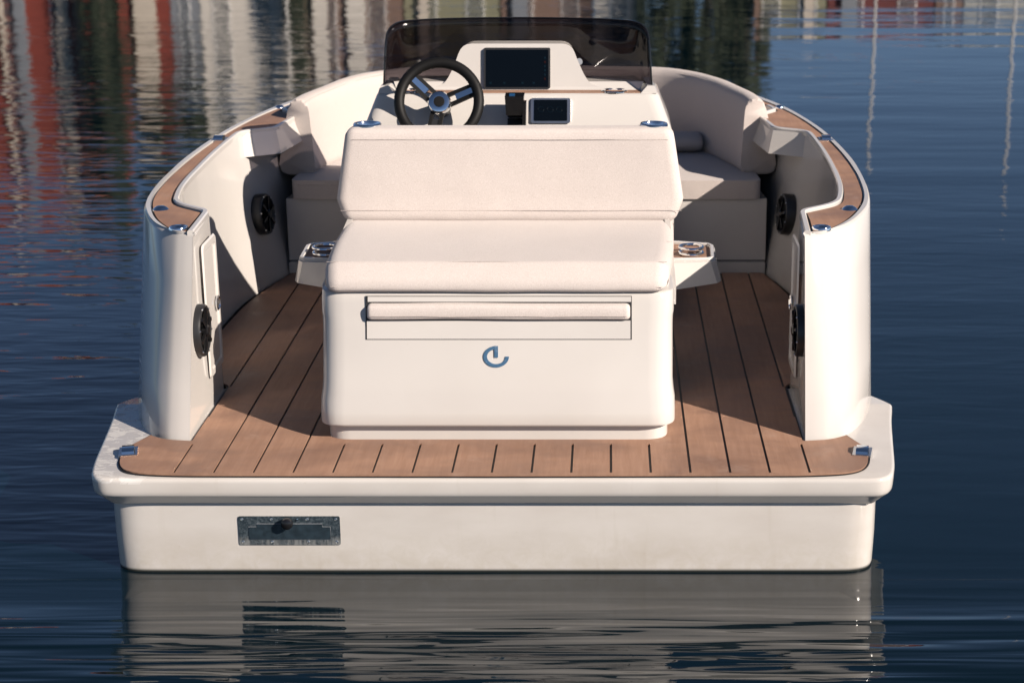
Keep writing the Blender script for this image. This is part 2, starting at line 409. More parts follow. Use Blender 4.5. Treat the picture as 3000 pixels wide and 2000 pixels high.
# outer white rim (raised a touch beside the teak) and inner rim
tko = [lift_ for lift_ in cr(TK_O, 5)]
for s in (1, -1):
    bm = BM()
    oo = cr([(p[0], p[1]) for p in OUT_T], 6); ti = cr(TK_O, 6)
    poly = [(x * .995, y + .003) for x, y in oo] + [(0, ti[-1][1] + .006)] + [(x + .003, y + .001) for x, y in ti[::-1]][1:]
    vs = poly_fill(bm, [(s * x, y, zs(y) + .010) for x, y in poly])
    bmesh.ops.remove_doubles(bm, verts=bm.verts[:], dist=1e-5)
    r_ = bmesh.ops.extrude_face_region(bm, geom=bm.faces[:])
    bmesh.ops.translate(bm, vec=(0, 0, -.012), verts=[v for v in r_['geom'] if isinstance(v, bmesh.types.BMVert)])
    obj('outer_rim', bm, M['gel'], boat, angle=40)
    bm = BM()
    path = rc([(.910, .535)] + [(a[0] + .008, a[1]) for a in RIM_I[:1]] + [((a[0] + b[0]) / 2, (a[1] + b[1]) / 2) for a, b in zip(RIM_I[1:], TK_I[1:])], [0, .03, .07, .2, .2, .2, .1, .05, .03, .03, .03, .03])
    sweep(bm, [(s * x, y, zs(y)) for x, y in path], [(-.0095, -.003), (-.0095, .012), (-.006, .016), (.006, .016), (.0095, .012), (.0095, -.003)])
    obj('inner_rim', bm, M['gel'], boat, angle=40)
    # teak cap on a black bed
    ti2 = rc(TK_I, [0, .07, .15, .15, .15, .1, .04, .03, .03, .03, .1, .2, .2, .2, .2, 0])
    start = [(.924, .5445), (.932, .70)]
    full = ti + ti2[::-1] + start[::-1]
    bm = BM(); poly_fill(bm, [(s * x, y, zs(y) + .003) for x, y in full])
    obj('teak_bedding', bm, M['caulk'], boat, smooth=False)
    area = sum(full[i - 1][0] * full[i][1] - full[i][0] * full[i - 1][1] for i in range(len(full)))
    ins = off(full, .005 if area > 0 else -.005)
    bm = BM(); poly_fill(bm, [(s * x, y, zs(y) + .0075) for x, y in ins])
    obj('gunwale_teak', bm, M['teak'], boat, smooth=False)
    # moulded armrest shelf under the widened cap
    A = [lift(p) for p in ((1.104, 2.235), (.977, 2.318), (.938, 2.667), (1.024, 2.805), (1.10, 2.62), (1.115, 2.36))]
    Bb = [lift(p) for p in ((1.104, 2.19), (.957, 2.285), (.910, 2.63), (1.0, 2.81), (1.09, 2.62), (1.11, 2.36))]
    bm = BM(); frustum(bm, [(s * x, y, zs(y) - .080) for x, y in Bb], [(s * x, y, zs(y) + .004) for x, y in A]); bev(bm, .006, 2)
    obj('armrest_shelf', bm, M['gel'], boat)

# lower hull with the transom
TR = [(0, .05), (.95, .05), (1.012, .054), (1.054, .072), (1.076, .108), (1.084, .17), (1.090, .4), (1.125, .75), (1.165, 1.2), (1.172, 1.7), (1.13, 2.25), (1.02, 2.8), (.83, 3.25), (.5, 3.62), (.2, 3.76), (0, 3.78)]
tr = TR[:2] + cr(TR[1:], 4)[1:]
tr = [(x, y) for x, y in tr if x > 1e-9 or y > 1]
bm = BM(); rows = []
for z, k in ((-.30, .955), (-.05, .992), (.0, .997), (.10, 1.0), (.20, 1.0), (.262, 1.0)):
    rows.append([(x * k, .05 + (y - .05) * (k if y > 1 else 1), z) for x, y in tr])
rows = [[(-p[0], p[1], p[2]) for p in r_[:-1]][::-1] + r_ for r_ in rows]
rows = [[r_[-1]] + r_ for r_ in rows]
strip(bm, rows); bmesh.ops.remove_doubles(bm, verts=bm.verts[:], dist=1e-6)
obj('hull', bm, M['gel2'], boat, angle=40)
# swim platform with its undercut lip
PL = [(0, 0), (.90, 0), (1.042, .0015), (1.086, .013), (1.110, .042), (1.123, .09), (1.135, .16), (1.157, .33), (1.18, .50), (1.200, .62), (1.198, .655), (1.150, .735), (1.10, .80)]
pl = PL[:2] + cr(PL[1:], 4)[1:]
def inset(p, d):
    n = len(p); out = []
    for i in range(n):
        a = Vector(p[max(i - 1, 0)]); b = Vector(p[min(i + 1, n - 1)]); t = (b - a).normalized()
        out.append((p[i][0] - t.y * d if p[i][0] > 0 else 0, p[i][1] + t.x * d))
    return out
bm = BM(); rows = []
for z, d in ((.3000, .010), (.2985, .005), (.294, .001), (.288, 0), (.262, .001), (.252, .002), (.2465, .005), (.243, .009), (.234, .020), (.222, .033), (.211, .045), (.205, .053)):
    r_ = [(x, y, z) for x, y in inset(pl, d)]
    rows.append([(-p[0], p[1], p[2]) for p in r_[1:]][::-1] + r_)
V = strip(bm, rows)
top = rows[0]
vs = V[0]
for t in tessellate_polygon([[Vector((p[0], p[1], 0)) for p in top]]): bm.faces.new([vs[i] for i in t])
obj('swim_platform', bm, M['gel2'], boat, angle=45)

# ------------------------------------------------------------------ cockpit sole: black bed and separate teak planks
DK = [(0, .006), (.86, .010), (.975, .022), (1.028, .048), (1.055, .10), (1.068, .17), (1.070, .215), (1.056, .268), (1.022, .345), (.97, .306), (.893, .294), (.893, .800), (1.02, .93), (1.046, 1.15), (1.048, 1.45), (1.03, 1.80), (.975, 2.10), (.94, 2.245), (0, 2.245)]
dk = rc(DK, [0, .05, .05, .04, .04, .04, .02, .02, .004, .03, .002, .01, .04, .1, .1, .1, .05, .002, 0], n=3)
deck = dk + [(-x, y) for x, y in dk[::-1] if x > 1e-9]
bm = BM(); poly_fill(bm, [(x, y, ZD + .003) for x, y in deck]); obj('deck_caulk', bm, M['caulk'], boat, smooth=False)
DI = off(deck, .006)
def clip(poly, axis, val, keep_less):
    out = []; n = len(poly)
    for i in range(n):
        a, b = poly[i], poly[(i + 1) % n]; da, db = a[axis] - val, b[axis] - val
        if keep_less: da, db = -da, -db
        if da >= 0: out.append(a)
        if (da > 0 and db < 0) or (da < 0 and db > 0):
            t = da / (da - db); out.append((a[0] + (b[0] - a[0]) * t, a[1] + (b[1] - a[1]) * t))
    return out
def piece(name, x0, x1, y0, y1):
    p = DI
    for ax, v, kl in ((0, x0, False), (0, x1, True), (1, y0, False), (1, y1, True)):
        if v is not None and p: p = clip(p, ax, v, kl)
    q = []
    for a in p:
        if not q or math.hypot(a[0] - q[-1][0], a[1] - q[-1][1]) > 1e-5: q.append(a)
    if len(q) < 3: return
    bm = BM(); vs = poly_fill(bm, [(x, y, ZD + .0075) for x, y in q])
    n = len(vs); lo = [bm.verts.new((v.co.x, v.co.y, ZD + .0035)) for v in vs]
    for i in range(n): bm.faces.new((vs[i], vs[(i + 1) % n], lo[(i + 1) % n], lo[i]))
    return obj(name, bm, M['teak'], boat, smooth=False)
P, g = .11, .0034
Y0 = .032
piece('deck_margin', None, None, None, Y0)
for k in range(-5, 5): piece('deck_plank', k * P + g, (k + 1) * P - g, Y0, .262)
piece('deck_margin', -5 * P + g, 5 * P - g, .262, None)
for s in (1, -1):
    for k in (5, 6, 7):
        a, b = (k * P + g, (k + 1) * P - g)
        piece('deck_plank', *((a, b) if s > 0 else (-b, -a)), Y0, None)
    a, b = 8 * P - g, 8 * P + g
    piece('deck_margin', *((a, b) if s > 0 else (-b, -a)), .262, .79)
    piece('deck_plank', *((b, None) if s > 0 else (None, -b)), Y0, .50)
    piece('deck_plank', *((b, None) if s > 0 else (None, -b)), .79, None)

# ------------------------------------------------------------------ deck fittings
def cleat(x, y, z, rot, label=None):
    bm = BM(); mt = T(x, y, z) @ Matrix.Rotation(rot, 4, 'Z')
    pr = [(-.030, 0), (-.026, .010), (-.019, .0145), (.014, .0155), (.023, .011), (.029, 0), (.025, 0), (.020, .008), (.012, .0118), (-.017, .0108), (-.023, .008), (-.026, 0)]
    frustum(bm, [mt @ Vector((-.017, u, v)) for u, v in pr], [mt @ Vector((.017, u, v)) for u, v in pr]); bev(bm, .002, 2, 40)
    c_ = obj('pull_up_cleat', bm, M['chrome'], boat)
    bm = BM(); prism(bm, [tuple((mt @ Vector((u, v, 0)))[:2]) for u, v in ((-.026, -.036), (.026, -.036), (.026, .036), (-.026, .036))], z - .004, z + .0025); bev(bm, .001, 1)
    obj('cleat_base', bm, M['satin'], c_)
zt = lambda y: zs(y) + .0075
cleat(1.048, .196, ZD + .0075, R(-12)); cleat(-1.048, .196, ZD + .0075, R(12))
p = lift((1.155, 2.10)); cleat(p[0], p[1], zt(p[1]), R(0)); cleat(-p[0], p[1], zt(p[1]), R(0))
for s in (1, -1):
    bm = BM(); x, y = s * 1.078, .862                 # low dome light
    lathe(bm, [(0, .012), (.010, .0115), (.019, .007), (.023, .002), (.025, 0), (.025, -.004)], T(x, y, zt(y)))
    obj('deck_fitting', bm, M['chrome'], boat)
    p = lift((1.055, 2.85)); bm = BM()
    lathe(bm, [(0, .012), (.010, .0115), (.016, .007), (.019, 0), (.019, -.004)], T(s * p[0], p[1], zt(p[1])))
    obj('deck_fitting', bm, M['chrome'], boat)
    bm = BM(); x, y = s * .958, .590                  # round capped socket at the aft end of the cap rail
    lathe(bm, [(.029, -.002), (.029, .004), (.027, .008), (.023, .009), (.020, .007), (.018, .0035), (0, .003)], T(x, y, zt(y)), 36)
    c_ = obj('filler_cap', bm, M['chrome'], boat)
    bm = BM(); box(bm, x - .009, x + .009, y - .004, y + .004, zt(y) + .004, zt(y) + .012); bev(bm, .002, 2); obj('grip', bm, M['chrome'], c_)

# ------------------------------------------------------------------ loudspeakers and locker doors in the sides
def speaker(loc, nrm, r=.079):
    f = frame(loc, nrm)
    bm = BM(); lathe(bm, [(r, -.02), (r, .012), (r * .97, .018), (r * .90, .020), (r * .84, .017), (r * .80, .006)], f, 40)
    s_ = obj('loudspeaker', bm, M['black'], boat)
    bm = BM(); lathe(bm, [(r * .80, .006), (r * .70, .011), (r * .62, .007), (r * .3, .001), (r * .18, .004), (0, .006)], f, 40); obj('cone', bm, M['rubber'], s_)
    for k in range(6):
        a = k * math.pi / 3 + .3
        d = Vector((math.cos(a), math.sin(a), 0)); e = Vector((-d.y, d.x, 0))
        bm = BM(); pts = [d * r * .12 + e * .003, d * r * .86 + e * .0055, d * r * .86 - e * .0055, d * r * .12 - e * .003]
        frustum(bm, [f @ (q + Vector((0, 0, .017))) for q in pts], [f @ (q * .98 + Vector((0, 0, .024))) for q in pts]); bev(bm, .0015, 1)
        obj('grille_spoke', bm, M['gloss'], s_)
    bm = BM(); lathe(bm, [(r * .22, .010), (r * .22, .025), (r * .16, .029), (0, .030)], f, 24); obj('tweeter', bm, M['gloss'], s_)
    for k in range(6):
        a = k * math.pi / 3 + .3 + math.pi / 6
        bm = BM(); lathe(bm, [(.0035, .017), (.003, .0215), (0, .022)], f @ T(r * .92 * math.cos(a), r * .92 * math.sin(a), 0), 10); obj('screw', bm, M['satin'], s_)
for s in (1, -1):
    speaker((s * .8985, .515, .575), (-s, 0, 0))
    speaker((s * 1.008, 2.105, .575), (-s, -.16, .10))
    # locker door on the inner face of the quarter
    bm = BM(); lx = s * .907
    def yz(y0, y1, z0, z1, x): return [(x, y0, z0), (x, y1, z0), (x, y1, z1), (x, y0, z1)]
    def rr(y0, y1, z0, z1, x, r_): return [(x, a, b) for a, b in rc([(y0, z0), (y1, z0), (y1, z1), (y0, z1)], r_, True)]
    bx = s * .8955
    a = rr(.592, .775, .395, .815, bx, .02); b = rr(.597, .770, .400, .810, bx - s * .005, .02); c_ = rr(.612, .755, .418, .792, bx - s * .005, .015); d = rr(.617, .750, .424, .786, bx - s * .0005, .012)
    V = strip(bm, [a, b, c_, d], closed=True); bm.faces.new(V[-1])
    dr = obj('locker_door', bm, M['gel'], boat, angle=30)
    bm = BM(); f = frame((bx - s * .004, .735, .60), (-s, 0, 0)); lathe(bm, [(.024, 0), (.024, .004), (.020, .007), (.017, .003), (0, .002)], f, 24); obj('latch_ring', bm, M['chrome'], dr)

# ------------------------------------------------------------------ transom fitting: dark steel plate with a flap
pe = thing('transom_plate', 'dark steel plate with a screwed hinged flap on the white transom', 'plate', (-.572, .05, .128))
bm = BM(); yy = .05
def xz_prism(bm, pts, y0, y1): return frustum(bm, [(x, y0, z) for x, z in pts], [(x, y1, z) for x, z in pts])
xz_prism(bm, rc([(-.714, .084), (-.429, .084), (-.429, .1705), (-.714, .1705)], .006, True), yy + .001, yy - .0025); obj('plate', bm, M['plate'], pe)
bm = BM(); xz_prism(bm, [(-.685, .102), (-.457, .102), (-.457, .1385), (-.479, .1385), (-.479, .1475), (-.662, .1475), (-.662, .1385), (-.685, .1385)], yy - .0024, yy - .0042); obj('flap', bm, M['plate2'], pe)
bm = BM()
lp = [(-.6858, .1012), (-.4562, .1012), (-.4562, .1393), (-.4782, .1393), (-.4782, .1483), (-.6628, .1483), (-.6628, .1393), (-.6858, .1393)]
tube(bm, [(x, yy - .0027, z) for x, z in lp], .0007, 5, True); obj('flap_edge', bm, M['grey'], pe)
for x in (-.703, -.621, -.520, -.440):
    for z in (.1615, .0935):
        bm = BM(); f = frame((x, yy - .0024, z), (0, -1, 0)); lathe(bm, [(.0042, 0), (.0042, .0008), (.0026, .0016), (.0022, .0006), (0, .0006)], f, 14); obj('screw', bm, M['satin'], pe)
bm = BM(); f = frame((-.574, yy - .0035, .1555), (0, -1, 0)); lathe(bm, [(.009, 0), (.009, .006), (.0155, .009), (.0172, .016), (.0155, .023), (.009, .027), (0, .028)], f, 28); obj('knob', bm, M['gloss'], pe)
bm = BM(); f = frame((-.5475, yy - .0024, .162), (0, -1, 0)); lathe(bm, [(.0028, 0), (.0028, .004), (0, .005)], f, 12); obj('stud', bm, M['chrome'], pe)

# ------------------------------------------------------------------ helm bench
bench = thing('helm_bench', 'cream moulded bench unit with curved e emblem, standing on the aft deck', 'bench', (0, .75, ZD))
def rsec(hw, y0, y1, r_, z, n=6):
    p = rc([(-hw, y0), (hw, y0), (hw, y1), (-hw, y1)], r_, True, n); return [(x, y, z) for x, y in p]
bm = BM()
V = strip(bm, [rsec(.497, .300, 1.18, .070, ZD + .001), rsec(.497, .300, 1.18, .070, .372)], closed=True); obj('plinth', bm, M['gel'], bench)
# body: waisted sides, rounded corners, leaning aft face
prof = [(.353, .500, .300, .072), (.3532, .514, .283, .078), (.3555, .518, .279, .078), (.362, .518, .2775, .078), (.395, .518, .282, .078), (.425, .517, .289, .078), (.45, .5125, .295, .076), (.465, .5115, .299, .076), (.48, .511, .304, .076), (.58, .511, .334, .076), (.630, .511, .348, .076), (.642, .5115, .352, .076), (.655, .5125, .356, .076), (.664, .5145, .359, .076), (.700, .515, .370, .076), (.722, .514, .377, .076), (.727, .513, .381, .074), (.729, .507, .388, .072)]
def yrear(z): return .283 + .282 * (z - .40)
bm = BM(); V = strip(bm, [rsec(hw, yr, 1.19, r_, z) for z, hw, yr, r_ in prof], closed=True); bm.faces.new(V[-1]); bm.faces.new(V[0][::-1])
obj('bench_body', bm, M['gel'], bench, angle=50)
# recessed drawer front: dark slot, cap rail, panel
def panel(name, x0, x1, z0, z1, d0, d1, mat, bw=.003, parent=bench):
    bm = BM()
    frustum(bm, [(x0, yrear(z0) - d0, z0), (x1, yrear(z0) - d0, z0), (x1, yrear(z1) - d0, z1), (x0, yrear(z1) - d0, z1)], [(x0, yrear(z0) - d1, z0), (x1, yrear(z0) - d1, z0), (x1, yrear(z1) - d1, z1), (x0, yrear(z1) - d1, z1)])
    if bw: bev(bm, bw, 2)
    return obj(name, bm, mat, parent)
panel('drawer_gap', -.3775, .3905, .599, .7195, -.002, .0012, M['caulk'], 0)
panel('drawer_front', -.3735, .3865, .6015, .6520, 0, .0042, M['gel'], .0015)
panel('top_rail', -.371, .3885, .7045, .7185, 0, .0042, M['gel'], .0015)
for s, x0, x1 in ((1, .3935, .425), (-1, -.412, -.3805)):
    pass
# emblem: open ring with an upright stroke
bm = BM(); cx, cz = -.001, .5520; a_, b_ = .0370, .0295; ww = .0108
outer = []; inner = []
for k in range(46):
    t = R(90 + 270 * k / 45)
    outer.append((cx + a_ * math.cos(t), cz + b_ * math.sin(t))); inner.append((cx + (a_ - ww) * math.cos(t), cz + (b_ - ww * .82) * math.sin(t)))
def ep(x, z, d): return (x, yrear(z) - d, z)
def plate_from(bm, quads, d0=.0004, d1=.0032):
    for q in quads: frustum(bm, [ep(x, z, d0) for x, z in q], [ep(x, z, d1) for x, z in q])
V0 = [[bm.verts.new(ep(x, z, d)) for x, z in L_] for d in (.0004, .0032) for L_ in (outer, inner)]
for k in range(45):
    for a, b in ((0, 1), (1, 3), (3, 2), (2, 0)): bm.faces.new((V0[a][k], V0[a][k + 1], V0[b][k + 1], V0[b][k]))
for k in (0, 45): bm.faces.new((V0[0][k], V0[1][k], V0[3][k], V0[2][k]))
plate_from(bm, [[(cx - .0050, cz + b_ - .0003), (cx - .0050, cz - .0020), (cx + .0055, cz - .0020), (cx + .0055, cz + b_ - .0003)]], .0004, .0036)
obj('emblem', bm, M['emblem'], bench, angle=30)
# raised seat shell: side wings and back
for s in (1, -1):
    bm = BM(); pr = [(.50, .715), (.62, .735), (.80, .765), (.95, .785), (1.10, .80), (1.185, .80), (1.185, .66), (.50, .66)]
    frustum(bm, [(s * .505, y, z) for y, z in pr], [(s * .523, y, z) for y, z in pr]); bev(bm, .006, 2); obj('seat_wing', bm, M['gel'], bench)
bm = BM(); pr = [(1.125, .70), (1.145, 1.066), (1.178, 1.066), (1.186, 1.04), (1.19, .70)]
frustum(bm, [(-.515, y, z) for y, z in pr], [(.515, y, z) for y, z in pr]); bev(bm, .010, 3); obj('back_shell', bm, M['gel'], bench)
for x in (-.458, .470):
    bm = BM(); lathe(bm, [(.046, .0), (.046, .006), (.043, .010), (.038, .010), (.035, .004), (.034, -.002), (0, -.004)], T(x, 1.128, 1.0845), 40); obj('cup_holder', bm, M['chrome'], bench)
# folding side tables
for s in (1, -1):
    lo = [(.515, .832), (.672, .925), (.687, .955), (.687, 1.05), (.670, 1.085), (.515, 1.13)]
    hi = [(.515, .878), (.648, .892), (.664, .910), (.672, 1.085), (.662, 1.108), (.515, 1.150)]
    bm = BM(); frustum(bm, [(s * x, y, .612) for x, y in lo], [(s * x, y, .690) for x, y in hi]); bev(bm, .007, 3)
    tb = obj('side_table', bm, M['gel'], bench)
    rim = [(.530, .906), (.640, .915), (.651, .925), (.656, 1.080), (.648, 1.098), (.530, 1.132)]
    bm = BM(); pth = [(s * x, y, .690) for x, y in rim]
    prism(bm, [(s * x, y) for x, y in rim], .6885, .6915); obj('teak_inlay', bm, M['teak'], tb, smooth=False)
    bm = BM(); pr = [(-.0015, -.002), (-.0015, .008), (.001, .011), (.010, .011), (.013, .007), (.013, -.002)]
    if s < 0: pr = [(-u, v) for u, v in pr]
    sweep(bm, [(s * x, y, .690) for x, y in rim + rim[:0]], pr); obj('table_rim', bm, M['gel'], tb)
    for dz in (.006, .024):
        bm = BM(); tube(bm, torus_pts(T(s * .590, .985, .692 + dz), .037), .0055, 10, True); obj('cup_ring', bm, M['chrome'], tb)

# ------------------------------------------------------------------ bench cushions
def cushion(name, prof, x0, x1, bw, mat, label, cat, ext=None, amp=.004, seed=1, group=None, cuts=14, taper=None):
    cy = sum(p[0] for p in prof) / len(prof); cz = min(p[1] for p in prof)
    t = thing(name, label, cat, ((x0 + x1) / 2, cy, cz), group)
    pr = rc(prof, ext or bw, True, 4)
    q = []
    for p_ in pr:
        if not q or math.hypot(p_[0] - q[-1][0], p_[1] - q[-1][1]) > .0015: q.append(p_)
    pr = q
    ar = sum(pr[k - 1][0] * pr[k][1] - pr[k][0] * pr[k - 1][1] for k in range(len(pr)))
    bm = BM(); rows = []
    def row(x, d):
        o_ = off(pr, d if ar > 0 else -d) if d > 1e-6 else pr
        rows.append([(x, y, z) for y, z in o_])
    N_ = 6
    for k in range(N_ + 1):
        a_ = math.pi / 2 * k / N_; row(x0 + bw * (1 - math.sin(a_)), bw * (1 - math.cos(a_))) if False else row(x0 + bw * (1 - math.cos(a_)), bw * .8 * (1 - math.sin(a_)))
    for k in range(1, cuts): row(x0 + bw + (x1 - x0 - 2 * bw) * k / cuts, 0)
    for k in range(N_, -1, -1):
        a_ = math.pi / 2 * k / N_; row(x1 - bw * (1 - math.cos(a_)), bw * .8 * (1 - math.sin(a_)))
    V_ = strip(bm, rows, closed=True); bm.faces.new(V_[0][::-1]); bm.faces.new(V_[-1])
    if taper: taper(bm)
    bmesh.ops.triangulate(bm, faces=[f for f in bm.faces if len(f.verts) > 4])
    soften(bm, amp, 4.5, seed)
    return t, bm
def seam(t, pts, r_=.0016, closed=False):
    bm = BM(); tube(bm, pts, r_, 5, closed); return obj('stitching', bm, M['stitch'], t)
sp = [(.380, .728), (.362, .738), (.367, .768), (.415, .812), (.60, .812), (1.12, .788), (1.12, .730), (.60, .728)]
def lerp(v, tab):
    for (a, fa), (b, fb) in zip(tab, tab[1:]):
        if v <= b: return fa + (fb - fa) * max(0, (v - a)) / (b - a)
    return tab[-1][1]
def tap(bm):
    for v in bm.verts: v.co.x *= lerp(v.co.y, [(.36, .974), (.45, .994), (.70, 1.03), (1.10, 1.06)])
t, bm = cushion('seat_cushion', sp, -.507, .507, .042, M['fab'], 'wide cream woven seat cushion on top of the helm bench', 'cushion', seed=1, taper=tap, ext=[.008, .012, .02, .010, .2, .02, .02, .05], amp=.0022)
obj('cushion', bm, M['fab'], t, angle=60)
seam(t, [(-.493 + i * .0986, .4165 + .003 * noise.noise(Vector((i * .7, 0, 0))), .8098 + .003 * noise.noise(Vector((i * .9, 3, 0)))) for i in range(11)], .0008)
seam(t, [(-.478 + i * .0956, .3655, .7475 + .003 * noise.noise(Vector((i * .6, 1, 0)))) for i in range(11)], .0008)
seam(t, [(-.518 + i * .1036, .70 + .003 * noise.noise(Vector((i * .6, 1, 0))), .8030) for i in range(11)], .0006)
bp = [(1.055, .776), (1.036, .800), (1.045, .860), (1.058, 1.060), (1.070, 1.086), (1.135, 1.088), (1.156, 1.07), (1.146, .80), (1.12, .776)]
def tapb(bm):
    for v in bm.verts: v.co.x *= lerp(v.co.z, [(.776, .958), (.80, .980), (.855, 1.016), (.95, .992), (1.09, .95)])
t, bm = cushion('backrest_cushion', bp, -.549, .557, .034, M['fab'], 'tall cream backrest cushion leaning at the front edge of the helm bench', 'cushion', seed=5, taper=tapb, amp=.0022, ext=.018)
obj('cushion', bm, M['fab'], t, angle=60)
seam(t, [(-.546 + i * .1107, 1.0383, .824 + .002 * noise.noise(Vector((i * .6, 4, 0)))) for i in range(11)], .0009)
seam(t, [(-.500 + i * .1015, 1.0562, 1.052 + .0015 * noise.noise(Vector((i * .6, 7, 0)))) for i in range(11)], .0008)
dp = [(.345, .6555), (.337, .664), (.341, .694), (.352, .701), (.40, .701), (.40, .6555)]
t, bm = cushion('drawer_cushion', dp, -.372, .385, .014, M['fab'], 'thin cream cushion peeping out of the slot above the emblem', 'cushion', seed=9, amp=.002)
obj('cushion', bm, M['fab'], t, angle=60)
seam(t, [(-.36 + i * .0735, .3355, .6685 + .002 * noise.noise(Vector((i * .8, 2, 0)))) for i in range(11)], .0006)

# ------------------------------------------------------------------ helm console
con = thing('helm_console', 'cream steering console with smoked wraparound windscreen ahead of the bench', 'console', (0, 1.95, ZD))
bm = BM(); secs = []
for z, hw, y0, y1 in ((ZD + .001, .56, 1.62, 2.14), (.80, .56, 1.62, 2.12), (.97, .551, 1.630, 2.07), (.99, .545, 1.636, 2.06), (1.09, .506, 1.694, 2.01), (1.098, .501, 1.700, 2.005), (1.1015, .494, 1.708, 2.0)):
    secs.append(rsec(hw, y0, y1, .05, z))
V = strip(bm, secs, closed=True); bm.faces.new(V[-1]); obj('console_body', bm, M['gel'], con, angle=40)
for s in (1, -1):
    bm = BM(); frustum(bm, [(s * .438, 1.712, 1.101), (s * .497, 1.712, 1.101), (s * .485, 1.95, 1.101), (s * .43, 1.95, 1.101)], [(s * .462, 1.725, 1.1265), (s * .489, 1.725, 1.1265), (s * .478, 1.94, 1.1265), (s * .45, 1.94, 1.1265)]); bev(bm, .004, 2)
    obj('dash_shoulder', bm, M['gel'], con)
bm = BM(); box(bm, -.437, .437, 1.716, 1.772, 1.1015, 1.1045); obj('dash_inlay', bm, M['teak'], con, smooth=False)
bm = BM(); frustum(bm, [(-.4365, 1.775, 1.101), (.4365, 1.775, 1.101), (.42, 1.99, 1.101), (-.42, 1.99, 1.101)], [(-.45, 1.805, 1.130), (.45, 1.805, 1.130), (.42, 1.98, 1.126), (-.42, 1.98, 1.126)]); bev(bm, .005, 2); obj('dash_top', bm, M['gel'], con)
for x in (-.40, .345):
    bm = BM(); lathe(bm, [(.047, 0), (.047, .003), (.042, .006), (.037, .004), (.035, 0), (0, -.001)], T(x, 1.745, 1.1035), 36); obj('cup_holder', bm, M['chrome'], con)
pod = rc([(-.305, 1.112), (-.265, 1.124), (-.236, 1.175), (-.203, 1.262), (.190, 1.262), (.216, 1.195), (.252, 1.124), (.300, 1.112)], [0, .04, .05, .035, .035, .05, .04, 0])
def podp(x, z, d): return (x, 1.790 + (z - 1.12) * .30 + d, z)
bm = BM(); frustum(bm, [podp(x, z, 0) for x, z in pod], [podp(x * .97, z, .085) for x, z in pod]); bev(bm, .004, 2, 50); obj('screen_pod', bm, M['gel'], con, angle=40)
bm = BM(); f = frame(podp(.218, 1.20, .002), (0.0, -1, .3)); lathe(bm, [(.012, -.01), (.012, .0005), (0, .001)], f, 20); obj('pod_dimple', bm, M['grey'], con)
# windscreen
wt = [(.479, 1.745, 1.120, 1.745, 1.122), (.479, 1.748, 1.125, 1.750, 1.20), (.479, 1.755, 1.125, 1.760, 1.270), (.475, 1.775, 1.125, 1.772, 1.308), (.460, 1.80, 1.125, 1.785, 1.330), (.430, 1.845, 1.124, 1.81, 1.342), (.37, 1.895, 1.12, 1.84, 1.345), (.28, 1.935, 1.118, 1.87, 1.346), (.15, 1.965, 1.117, 1.895, 1.346), (0, 1.975, 1.116, 1.905, 1.346)]
wc = cr(wt, 4)
bm = BM(); rows = []
for k in range(9):
    t_ = k / 8; h_ = []
    for x, yb, zb, yt, ztp in wc:
        zz = zb + (ztp - zb) * t_; shr = 1 - .03 * (zz - 1.12) / .22
        h_.append((x * shr, yb + (yt - yb) * t_, zz))
    rows.append(mirror_path(h_))
strip(bm, rows); bmesh.ops.remove_doubles(bm, verts=bm.verts[:], dist=1e-5)
ws = obj('windscreen', bm, M['smoke'], con, angle=60)
sm = ws.modifiers.new('thick', 'SOLIDIFY'); sm.thickness = .006
bm = BM(); edge = rows[-1]; tube(bm, edge, .0035, 6); obj('windscreen_edge', bm, M['gloss'], con)
# displays
def dash(x, z, d):      # point on the sloping lower dash
    return (x, 1.636 + (z - .99) * .58 - d, z)
def slab(bm, fn, x0, x1, z0, z1, d0, d1, r_):
    p = rc([(x0, z0), (x1, z0), (x1, z1), (x0, z1)], r_, True, 3)
    frustum(bm, [fn(x, z, d0) for x, z in p], [fn(x, z, d1) for x, z in p]); return bm
podn = lambda x, z, d: podp(x, z, -d)
sc = thing('chartplotter', 'large black touchscreen upright in the middle of the dashboard', 'screen', podp(-.004, 1.11, -.01))
bm = BM(); slab(bm, podn, -.1235, .1145, 1.1085, 1.2485, -.004, .012, .006); bev(bm, .002, 2, 50); obj('housing', bm, M['black'], sc)
bm = BM(); slab(bm, podn, -.1165, .1075, 1.1145, 1.2425, .0115, .0135, .002); obj('screen', bm, M['screen'], sc, smooth=False)
for i in range(6):
    bm = BM(); z = 1.215 - i * .0145; slab(bm, podn, .0925, .0985, z - .0035, z + .0035, .0136, .0142, .001); obj('icon', bm, M['icon_b' if i not in (1, 5) else 'icon_r'], sc, smooth=False)
for x in (-.10, -.05, .015, .055):
    bm = BM(); slab(bm, podn, x - .004, x + .004, 1.125, 1.1315, .0136, .0142, .002); obj('icon', bm, M['icon_b'], sc, smooth=False)
s2 = thing('engine_display', 'small silver framed display low on the dashboard, right of the throttle', 'screen', dash(.118, 1.01, 0))
bm = BM(); slab(bm, dash, .0485, .1885, 1.0075, 1.0885, -.003, .010, .007); bev(bm, .004, 2, 50); obj('bezel', bm, M['satin'], s2)
bm = BM(); slab(bm, dash, .0595, .1775, 1.0155, 1.0835, .0095, .0118, .003); obj('screen', bm, M['screen'], s2, smooth=False)
for x in (.085, .118, .150):
    bm = BM(); f = frame(dash(x, 1.052, .0120), (0, -1, .58)); tube(bm, torus_pts(f, .010, 20), .0006, 4, True); obj('dial', bm, M['icon_b'], s2)

